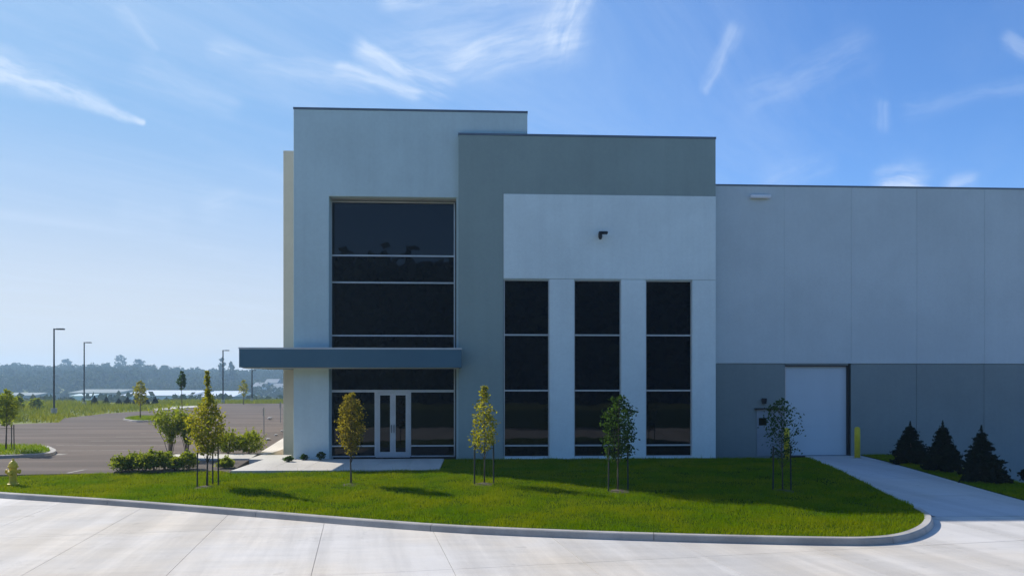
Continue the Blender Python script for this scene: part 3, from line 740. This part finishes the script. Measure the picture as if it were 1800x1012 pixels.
# ------------------------------------------------------------------ trees
def crown_pts(n, z0, z1, prof, rx, ry, lump=.35, seed=0):
    """points through a crown: prof(t) is the half-width profile, clumped round twig tips"""
    K = max(18, n//6); out = []
    tips = []
    for _ in range(K):
        t = random.random()**.9
        while random.random() > .08+.92*min(1, prof(t)): t = random.random()**.9
        r = prof(t)*math.sqrt(random.uniform(.12, 1)); a = random.uniform(0, 2*math.pi)
        r *= 1+lump*noise.noise(Vector((math.cos(a)*1.5, math.sin(a)*1.5+seed, t*4)))
        tips.append((math.cos(a)*r*rx, math.sin(a)*r*ry, z0+(z1-z0)*t, .25+.75*prof(t)))
    tips = np.array(tips); k = rng.integers(0, K, n)
    w_ = tips[k][:, 3:]
    return tips[k][:, :3]+rng.normal(size=(n, 3))*np.array([rx*.2, ry*.2, (z1-z0)*.035])*w_, tips[:, :3]
def make_tree(name, loc, H, z0, rx, prof, n, leaf, lm, label, cat='tree', group=None, stakes=0, limbs=9, tr=.03, lump=.4, sh=.62, lean=0, mulch=True, hang=0, leader=0):
    f = empty(name, loc, label, cat, group)
    zt_ = H*.97; pts = []; 
    for i in range(7):
        t = i/6; pts.append((lean*t+.02*math.sin(t*5+loc[0])*H*.3, .015*math.cos(t*4+loc[0])*H*.3, t*zt_-(.08 if i == 0 else 0)))
    b = MB().tube(pts, [tr*1.25 if i == 0 else tr*(1-.85*i/6) for i in range(7)], 8)
    C, tips = crown_pts(n, z0, H, prof, rx, rx, lump, loc[0])
    for k in range(limbs):
        tp = tips[random.randrange(len(tips))]; zb = max(z0*.75, tp[2]-random.uniform(.25, .6)*(.4+rx)); t = min(.95, zb/zt_)
        base = Vector((lean*t, 0, zb)); tipv = Vector(tp)+Vector((lean*t, 0, 0)); mid = base.lerp(tipv, .5)+Vector((0, 0, -.03))
        b.tube([base, mid, tipv], [tr*.4, tr*.26, .004], 5)
    b.build('trunk', M['trunk'], f, smooth=True)
    C[:, 0] += lean*C[:, 2]/H
    tris('crown', C, leaf, lm, f, hang=hang)
    for k in range(stakes):
        a = (-.28, .28, .04)[k] if stakes > 1 else .2; yk = (-.05, .08, .3)[k]
        MB().tube([(a, yk, -.1), (a*.96, yk, 1.35 if sh > 1 else sh*2)], .022, 6).build('stake', M['stake'], f)
        if k < 2: MB().tube([(a, yk, 1.1 if sh > 1 else sh*1.7), (0, 0, 1.15 if sh > 1 else sh*1.75)], .008, 4).build('tie', M['stake'], f)
    if mulch:
        bb = MB(); n2 = 14; bb.v = [(0, 0, .05)]+[((.42+.05*math.sin(k*2.3))*math.cos(2*math.pi*k/n2), (.42+.05*math.cos(k*1.7))*math.sin(2*math.pi*k/n2), -.02) for k in range(n2)]
        bb.f = [(0, 1+k, 1+(k+1) % n2) for k in range(n2)]; bb.build('mulch_ring', M['mulch'], f)
    return f
oval = lambda t: math.sin(math.pi*min(1, max(0, t*.93+.07)))**.75
spire = lambda t: (min(1, t/.18)**.6)*(1-max(0, t-.18)/.82)**.8+.05
vase = lambda t: .25+.75*sstep(t*1.5) if t < .85 else (1-(t-.85)/.15*.6)
wedge = lambda t: (.35+.65*min(1, t*1.9)) if t < .6 else max(.1, 1-(t-.6)/.45)
g1 = 'young staked trees planted across the front lawn'
def at(px, py): return gp(px, py, lawnz)
def sc(p): return math.hypot(*p[:2])
def dep(p): return p[0]*sn+p[1]*cs
p = at(365, 855); d = dep(p)/FOC
make_tree('young_tree', p, 202*d, 56*d, 30*d, lambda t: (min(1, .35+t*2.2) if t < .42 else max(.08, 1-(t-.42)/.33) if t < .78 else .06), 2900, .058, M['leafY'], 'tallest young yellow green tree on the lawn, with three stakes, left of the patio', group=g1, stakes=3, limbs=26, tr=.028, sh=.62)
p = at(617, 851); d = dep(p)/FOC
make_tree('young_tree', p, 160*d, 50*d, 22*d, lambda t: math.sin(math.pi*min(1, max(0, .06+t*.86)))**1.0, 2400, .05, M['leafO'], 'oval olive brown young tree in front of the glass entrance', group=g1, stakes=0, limbs=24, tr=.026)
p = at(851, 850); d = dep(p)/FOC
make_tree('young_tree', p, 172*d, 56*d, 23*d, lambda t: spire(max(0, t*.95)), 1450, .05, M['leafY'], 'young yellow green pointed tree in front of the grey wall between entrance and windows', group=g1, stakes=2, limbs=20, tr=.022, sh=.6)
p = gp(1087, 862, lawnz); d = dep(p)/FOC
make_tree('young_tree', p, 165*d, 55*d, 27*d, lambda t: .55+.45*math.sin(math.pi*t)**.6 if t < .9 else .4, 1700, .058, M['leafG'], 'green young tree, leaf colour darkened for shade, in front of the pier between middle and right tall windows', group=g1, stakes=2, limbs=20, tr=.024, sh=.62)
p = gp(1375, 862, lawnz); d = dep(p)/FOC
make_tree('young_tree', p, 162*d, 52*d, 26*d, lambda t: .6+.4*math.sin(math.pi*t)**.6 if t < .92 else .4, 850, .05, M['leafG'], 'sparse dark young tree in front of the personnel door', group=g1, stakes=2, limbs=26, tr=.02, sh=.62)
p = gp(11, 791, AZ+.13); d = dep(p)/FOC
make_tree('young_tree', p, 108*d, 44*d, 17*d, oval, 1300, .075, M['leafS'], 'young green tree with three stakes on the grassy island at the left edge', stakes=3, limbs=14, tr=.035, sh=.55, mulch=False)
p = gp(247, 736, AZ+.13); d = dep(p)/FOC
make_tree('young_tree', p, 68*d, 24*d, 10*d, oval, 900, .10, M['leafY'], 'young yellowish tree on the small far island of the parking lot', limbs=8, tr=.05, mulch=False)
p = gp(320, 741, AZ); d = dep(p)/FOC
make_tree('slender_tree', (p[0], p[1], AZ), 90*d, 56*d, 6.5*d, oval, 520, .11, M['leafG'], 'thin tree with small dark green crown rising behind the tall shrubs', limbs=6, tr=.05, mulch=False)
p = gp(428, 711, -.2); d = dep(p)/FOC
make_tree('young_tree', p, 44*d, 14*d, 8*d, oval, 500, .16, M['leafY'], 'small pale green tree beyond the parking lot, left of the canopy end', limbs=6, tr=.07, mulch=False)
# evergreens by the driveway
def evergreen(name, loc, H, R_, n, leaf, label, group, cat='evergreen tree'):
    f = empty(name, loc, label, cat, group)
    MB().tube([(0, 0, -.05), (0, 0, H*.9)], [R_*.1, .01], 6).build('trunk', M['trunk'], f)
    nt_ = 11; out = []
    for k in range(nt_*9):
        t = (k//9)/nt_*.86; a = random.uniform(0, 6.28); r = R_*1.08*(1-t)**1.15*random.uniform(.72, 1.12)+.02
        m_ = int(n/(nt_*9)*(1.6-1.2*t))
        s = rng.uniform(.1, 1, m_)**.6
        q = np.column_stack([np.cos(a)*r*s, np.sin(a)*r*s, H*(t*.95+.05)+H*.06-s*r*.28+H*.05*s])+rng.normal(size=(m_, 3))*np.array([r*.10+.02, r*.10+.02, H*.018])
        out.append(q)
    u_ = rng.uniform(0, 1, 260); top = np.column_stack([rng.normal(size=260)*.035*H*(1-u_), rng.normal(size=260)*.035*H*(1-u_), (.80+.26*u_)*H]); out.append(top)
    C = np.concatenate(out); C[:, 2] = np.maximum(C[:, 2], .02)
    tris('crown', C, leaf*(1.25-.85*np.clip(C[:, 2]/H, 0, 1)), M['ever'], f, elong=2.2)
g2 = 'dark evergreens in the strip beside the driveway'
for (px, Xo, hp, wp, lb) in ((1600, .95, 70, 33, 'dark pointed evergreen nearest the yellow bollard right of the overhead door'), (1657, .95, 84, 32, 'middle one of the three dark evergreens beside the driveway'), (1725, .95, 92, 38, 'largest and rightmost of the three dark evergreens beside the driveway')):
    a = (px-900)/FOC; X = XR1+Xo+.15
    for _ in range(3):
        Y = X*(cs-a*sn)/(a*cs+sn)
    d = (X*sn+Y*cs)/FOC
    evergreen('evergreen_tree', (X, Y, stripz(X, Y)), hp*d, wp*d*.9, 9000, .065, lb, g2)
X = XR1+1.6; Y = X*(cs-(1806-900)/FOC*sn)/((1806-900)/FOC*cs+sn)
# shrubs
def shrub(name, px, py, z, wpx, hpx, lm, n, leaf, label, group=None, stems=5, prof=None, z0f=.1, cat='shrub'):
    x, y, zz_ = gp(px, py, z); d = (x*sn+y*cs)/FOC; f = empty(name, (x, y, zz_), label, cat, group)
    H = hpx*d; R_ = wpx*d*.5; prof = prof or (lambda t: math.sin(math.pi*(.2+.75*t))**.6)
    C, tips = crown_pts(n, H*z0f, H, prof, R_, R_, .5, px*.1)
    tris('foliage', C, leaf, lm, f)
    b = MB()
    for k in range(stems):
        tp = Vector(tips[random.randrange(len(tips))]); b.tube([(tp.x*.08, tp.y*.08, -.03), (tp.x*.4, tp.y*.4, tp.z*.5), tp], [.014, .01, .004], 5)
    b.build('stem', M['trunk'], f)
    if name in ('low_shrub', 'tall_shrub', 'round_shrub'):
        Q = []
        for k in range(int(n/28)):
            tp = tips[random.randrange(len(tips))]; dv_ = np.array([tp[0]*.35, tp[1]*.35, H*random.uniform(.12, .34)]); tt = rng.uniform(0, 1, 12)[:, None]
            Q.append(tp+dv_*tt+rng.normal(size=(12, 3))*.02)
        tris('shoots', np.concatenate(Q), leaf*.8, lm, f)['kind'] = 'stuff'
g3 = 'low shrubs along the front edge of the mulch bed'
lows = [(215, 827, 26, 22), (234, 826, 28, 26), (254, 827, 28, 27), (272, 826, 26, 30), (290, 824, 26, 26), (309, 826, 22, 20), (330, 824, 24, 26), (396, 822, 20, 16)]
lowL = ['low green shrub at the left end of the mulch bed', 'low green shrub second from the left end of the mulch bed', 'low green shrub third from the left end of the mulch bed', 'bushiest low shrub, below and left of the tall vase shaped shrub', 'low green shrub right below the tall vase shaped shrub', 'smallest low shrub between the tall shrubs and the staked tree', 'low shrub just left of the three tree stakes', 'low shrub just right of the three tree stakes, left of the patio corner']
for (a, b_, c_, e_), lb in zip(lows, lowL): shrub('low_shrub', a, b_, -.06, c_*1.25, e_*1.1, M['leafS'], 900, .052, lb, g3, 5)
shrub('tall_shrub', 300, 806, -.06, 56, 84, M['leafS'], 1900, .062, 'tall vase shaped green shrub at the left end of the link walk', 'tall multi stemmed shrubs beside the staked tree', 16, lambda t: .2+.8*sstep(t*1.25) if t < .85 else .75, .32)
shrub('tall_shrub', 329, 806, -.06, 34, 78, M['leafS'], 1150, .062, 'slimmer tall green shrub between the vase shaped shrub and the staked tree', 'tall multi stemmed shrubs beside the staked tree', 12, lambda t: .25+.75*sstep(t*1.2) if t < .85 else .7, .3)
shrub('round_shrub', 402, 797, -.05, 38, 36, M['leafB'], 1300, .06, 'bright yellow green round shrub behind the staked tree', 'bright round shrubs behind the link walk', 6)
shrub('round_shrub', 440, 797, -.05, 40, 38, M['leafB'], 1400, .06, 'bright yellow green round shrub nearest the canopy corner', 'bright round shrubs behind the link walk', 6)
for (px, wp, hp, lb) in ((507, 15, 10, 'tiny dark shrub at the foot of the beige wing wall'), (534, 13, 10, 'tiny shrub at the foot of the white tower pier, left one'), (564, 16, 14, 'small dark shrub at the foot of the tower pier beside the entrance')):
    shrub('foot_shrub', px, 808 if px > 515 else 811, 0.0, wp, hp, M['leafG'], 330, .045, lb, None, 3)
shrub('foot_shrub', 1806, 845, -.4, 22, 20, M['ever'], 500, .06, 'small dark bush at the right edge of the picture below the wall', None, 3)
# pale rocks along the side walk
for (px, py, wp, lb) in ((461, 781, 9, 'pale rock nearest the round shrub in the bed along the side walk'), (472, 773, 9, 'pale rock second nearest the round shrub along the side walk'), (486, 765, 7, 'pale rock third nearest the round shrub along the side walk'), (496, 758, 7, 'pale rock beside the wing wall at the far end of the row'), (475, 736, 9, 'flat pale rock standing apart in the far part of the lot'), (517, 809, 9, 'pale rock at the foot of the tower corner')):
    x, y, z = gp(px, py, -.04); d = dep((x, y))/FOC; bm = bmesh.new(); bmesh.ops.create_icosphere(bm, subdivisions=2, radius=wp*d*.5)
    for v in bm.verts: v.co *= 1+.3*noise.noise(v.co*3+Vector((px, 0, 0))); v.co.z = v.co.z*.6+wp*d*.12
    me = bpy.data.meshes.new('rock'); bm.to_mesh(me); bm.free(); o = link('rock', me, None, M['rock']); o.location = (x, y, z); tag(o, lb, 'rock', 'pale rocks along the side walk')
# ------------------------------------------------------------------ lamp posts
def lamp_post(px, py_b, py_t, label, r=.07, arm=.75):
    x, y, z = gp(px, py_b, -.2); d = dep((x, y))/FOC; H = (py_b-py_t)*d; f = empty('lamp_post', (x, y, -.2), label, 'lamp post', 'tall parking lot lamp posts')
    MB().tube([(0, 0, 0), (0, 0, .7)], .28, 12).build('base', M['kerb'], f)
    MB().tube([(0, 0, .7), (0, 0, H)], [r*1.3, r], 8).build('pole', M['pole'], f)
    MB().box(.0, .3, -.05, .05, H-.12, H-.04).build('arm', M['pole'], f)
    MB().box(.25, .25+arm, -.2, .2, H-.14, H+.0).build('lamp_head', M['pole'], f, bevel=.03)
lamp_post(95, 729, 577, 'tallest and nearest lamp post, beside the yellow green field at far left')
lamp_post(148, 714, 601, 'second lamp post from the left, behind the parking lot', .08)
lamp_post(392, 709, 615, 'lamp post just left of the canopy end', .10)
lamp_post(443, 706, 650, 'short far lamp post below the canopy end', .12, .5)
for px, pb, pt, lb in ((464, 764, 716, 'thin sign post beside the pale rocks'), (493, 742, 706, 'thin far post next to the wing wall')):
    x, y, z = gp(px, pb, AZ); d = dep((x, y))/FOC; H = (pb-pt)*d; f = empty('sign_post', (x, y, AZ), lb, 'sign post')
    MB().tube([(0, 0, -.05), (0, 0, H)], .025, 6).build('pole', M['coping'], f); MB().box(-.02, .02, -.15, .15, H-.5, H-.05).build('sign_plate', M['coping'], f)
# ------------------------------------------------------------------ far side of the lot
g4 = 'row of small dark evergreens beyond the parking lot'
for k, (px, hp) in enumerate(((166, 16), (187, 13), (209, 10), (224, 13), (240, 15), (257, 13), (273, 13))):
    x, y, z = gp(px, 711.5 if k else 713, -.2); d = dep((x, y))/FOC
    lbs = ['largest leftmost dark evergreen in the row beyond the lot', 'second evergreen from the left in the row beyond the lot', 'smallest evergreen in the row beyond the lot, third from the left', 'middle evergreen in the row beyond the lot', 'evergreen in the row directly behind the yellowish island tree', 'evergreen just right of the yellowish island tree in the row', 'rightmost evergreen in the row beyond the parking lot']
    evergreen('far_evergreen', (x, y, terr(x, y)), hp*d*1.05, 5.5*d, 700, .22, lbs[k], g4)
# weeds and brush in the field
def wedge_pts(px0, px1, py0, py1, n, z=-.2):
    o = []
    for _ in range(n):
        a = random.uniform(px0, px1); t = random.random(); iy = (1-t)/(py0-HY)+t/(py1-HY); x, y, _z = gp(a, HY+1/iy, z); o.append((x, y, terr(x, y)))
    return np.array(o)
P_ = np.concatenate([wedge_pts(-300, 300, 711, 743, 16000), wedge_pts(270, 520, 704, 713, 9000), wedge_pts(-300, 190, 703, 713, 9000)])
asn = np.array([inpoly(a, b_, aP) for a, b_, _ in P_]); P_ = P_[~asn]
hn = np.array([noise.noise(Vector((a*.07, b_*.07, 0))) for a, b_, _ in P_])
tag(blades('field_weeds', P_, .55*(1+hn*.9), .09, M['weed'], lean=.4), 'rough yellow green weeds in the field beyond the parking lot', 'weeds', kind='stuff')
for (px, pb, hp, wp, lb) in ((8, 738, 48, 30, 'bushy wild sapling at the far left of the weedy field'), (33, 722, 26, 14, 'dark sapling in the field, second from the left edge'), (63, 722, 22, 22, 'low brush left of the tallest lamp post'), (-40, 736, 46, 40, 'wild brush just outside the left edge')):
    shrub('field_shrub', px, pb, -.2, wp, hp, M['leafS'], 700, .18, lb, 'wild brush in the far left field', 5)
# ------------------------------------------------------------------ valley buildings
def vb(name, px0, px1, py_t, dist, zb, m, mr, label, depth=30, rise=1.2, win=0):
    a0, a1 = (px0-900)/FOC, (px1-900)/FOC; am = (a0+a1)/2
    x, y = dist*(am*cs+sn), dist*(cs-am*sn); Lw = (a1-a0)*dist; zt_ = CZ+(HY-py_t)/FOC*dist
    f = empty(name, (x, y, zb), label, 'building', 'low industrial buildings in the valley', rz=-YAW)
    h = zt_-zb
    MB().box(-Lw/2, Lw/2, 0, depth, -2, h-rise).build('wall', m, f)
    b = MB(); b.v = [(-Lw/2-.6, -.6, h-rise), (Lw/2+.6, -.6, h-rise), (Lw/2+.6, depth+.6, h-rise), (-Lw/2-.6, depth+.6, h-rise), (-Lw/2-.6, depth/2, h), (Lw/2+.6, depth/2, h)]
    b.f = [(0, 1, 5, 4), (2, 3, 4, 5), (1, 2, 5), (3, 0, 4), (3, 2, 1, 0)]; b.build('roof', mr, f)
    for k in range(win):
        xx_ = -Lw/2+(k+.5)*Lw/win; MB().box(xx_-1.6, xx_+1.6, -.06, -.0, 1, min(5, h-rise-1)).build('loading_door', M['dark'], f)
vb('valley_warehouse', 215, 335, 686, 330, -9, M['ware'], M['lamp'], 'long low warehouse with bright white roof in the valley', 34, 2.2, 6)
vb('valley_warehouse', 356, 410, 687, 330, -9, M['lowgrey'], M['lamp'], 'shorter white roofed warehouse in the valley behind the staked tree', 30, 2.4, 3)
vb('valley_warehouse', 122, 205, 684, 350, -9, M['lowgrey'], M['lowgrey'], 'grey roofed warehouse in the valley left of the white roofed one', 30, 1.6, 4)
vb('valley_warehouse', 125, 160, 692, 315, -9, M['tower'], M['tower'], 'small pale shed in the valley between the two left lamp posts', 14, .8, 2)
vb('valley_warehouse', 0, 60, 690, 360, -9, M['lowgrey'], M['lowgrey'], 'low grey building in the valley behind the wild brush at far left', 20, 1.2, 2)
for (px, py, dist, lb) in ((476, 668, 560, 'white house low on the wooded hillside next to the wing wall'), (490, 676, 520, 'pale house on the hillside nearest the wing wall'), (456, 680, 540, 'small pale house on the hillside below the canopy end')):
    a = (px-900)/FOC; x, y = dist*(a*cs+sn), dist*(cs-a*sn); z = max(terr(x, y), CZ+(HY-py)/FOC*dist-7)
    f = empty('hillside_house', (x, y, z), lb, 'house', rz=-YAW-.2)
    MB().box(-5, 5, 0, 8, -6, 5).build('wall', M['lamp'], f); b = MB(); b.v = [(-5.5, -.5, 5), (5.5, -.5, 5), (5.5, 8.5, 5), (-5.5, 8.5, 5), (-5.5, 4, 8), (5.5, 4, 8)]; b.f = [(0, 1, 5, 4), (2, 3, 4, 5), (1, 2, 5), (3, 0, 4), (3, 2, 1, 0)]; b.build('roof', M['coping'], f)
# ------------------------------------------------------------------ far woods
def woods(name, spots, per, leaf, label, mm='wood'):
    out = []; sz = []
    for (x, y, z, R_, H) in spots:
        n = per; u = rng.normal(size=(n, 3)); u /= np.linalg.norm(u, axis=1, keepdims=True); r = rng.uniform(.55, 1.05, (n, 1))
        lob = 1+.25*np.sin(u[:, :1]*5+x)*np.cos(u[:, 2:]*4+y)
        out.append(np.array([x, y, z+H*.52])+u*r*lob*np.array([R_, R_, H*.5])); sz.append(np.full(n, leaf*R_))
    o = tris(name, np.concatenate(out), np.concatenate(sz), M[mm], elong=1.3)
    return tag(o, label, 'wood', kind='stuff')
sp_ = []
for _ in range(2600):
    az = math.radians(random.uniform(-42, 4)); r = 440+400*random.random()**.8
    x, y = r*math.sin(az), r*math.cos(az); H = random.uniform(6, 12)*(.8+.4*noise.noise(Vector((x*.01, y*.01, 5)))); sp_.append((x, y, terr(x, y)-1, H*.5, H))
for _ in range(170):
    az = math.radians(random.uniform(-42, -12)); r = random.uniform(235, 320); x, y = r*math.sin(az), r*math.cos(az); H = random.uniform(5, 9.5); sp_.append((x, y, terr(x, y)-.5, H*.5, H))
woods('hill_woods', sp_, 70, .42, 'hazy mass of woods covering the far hillside')
sp_ = []
for _ in range(1300):
    x = random.uniform(-150, 150); y = random.uniform(-118, -74); H = random.uniform(20.5, 23.5)*(1+(-y-74)/44*.40); sp_.append((x, y, -.6, H*.22, H))
woods('rear_woods', sp_, 170, .36, 'tall dark woods facing the building, mirrored in its glass', 'ever')
for (px, H, lb) in ((30, 8, 'round treetop above the hill skyline at far left'), (116, 9, 'lone round tree on the skyline between the two left lamp posts'), (212, 12, 'tall tree on the hilltop, left of a pair'), (244, 9, 'tree on the hilltop, right of a pair'), (346, 5, 'small tree on the skyline left of the staked tree top'), (407, 8, 'tall dark tree just right of the third lamp post'), (390, 11, 'tall dark tree directly behind the third lamp post')):
    dist = 790 if px < 380 else 600; a = (px-900)/FOC; x, y = dist*(a*cs+sn), dist*(cs-a*sn); z = terr(x, y)
    f = empty('skyline_tree', (x, y, z), lb, 'tree'); hh_ = H+(6 if px < 380 else 12)
    MB().tube([(0, 0, -1), (0, 0, hh_*.6)], [.4, .15], 6).build('trunk', M['trunk'], f)
    R_ = 5.5 if px < 300 else 2.6
    C, _t = crown_pts(380, hh_*.15, hh_, lambda t: math.sin(math.pi*(.15+.8*t))**.6, R_, R_, .5, px); tris('crown', C, 1.5, M['wood'], f)
# ------------------------------------------------------------------ air
HB = 1180
hz_ = MB().box(-HB, HB, -HB, HB, -13, 46).build('haze', None); hz_['kind'] = 'stuff'; hz_['label'] = 'thin blue summer haze'; hz_['category'] = 'haze'
m = bpy.data.materials.new('haze'); m.use_nodes = True; t = NT(m.node_tree); t.n.clear()
pv = t.new('ShaderNodeVolumePrincipled'); pv.inputs['Color'].default_value = (.48, .74, 1, 1); pv.inputs['Density'].default_value = .0006; pv.inputs['Anisotropy'].default_value = .25
oo = t.new('ShaderNodeOutputMaterial'); t.l.new(pv.outputs[0], oo.inputs['Volume']); hz_.data.materials.clear(); hz_.data.materials.append(m)
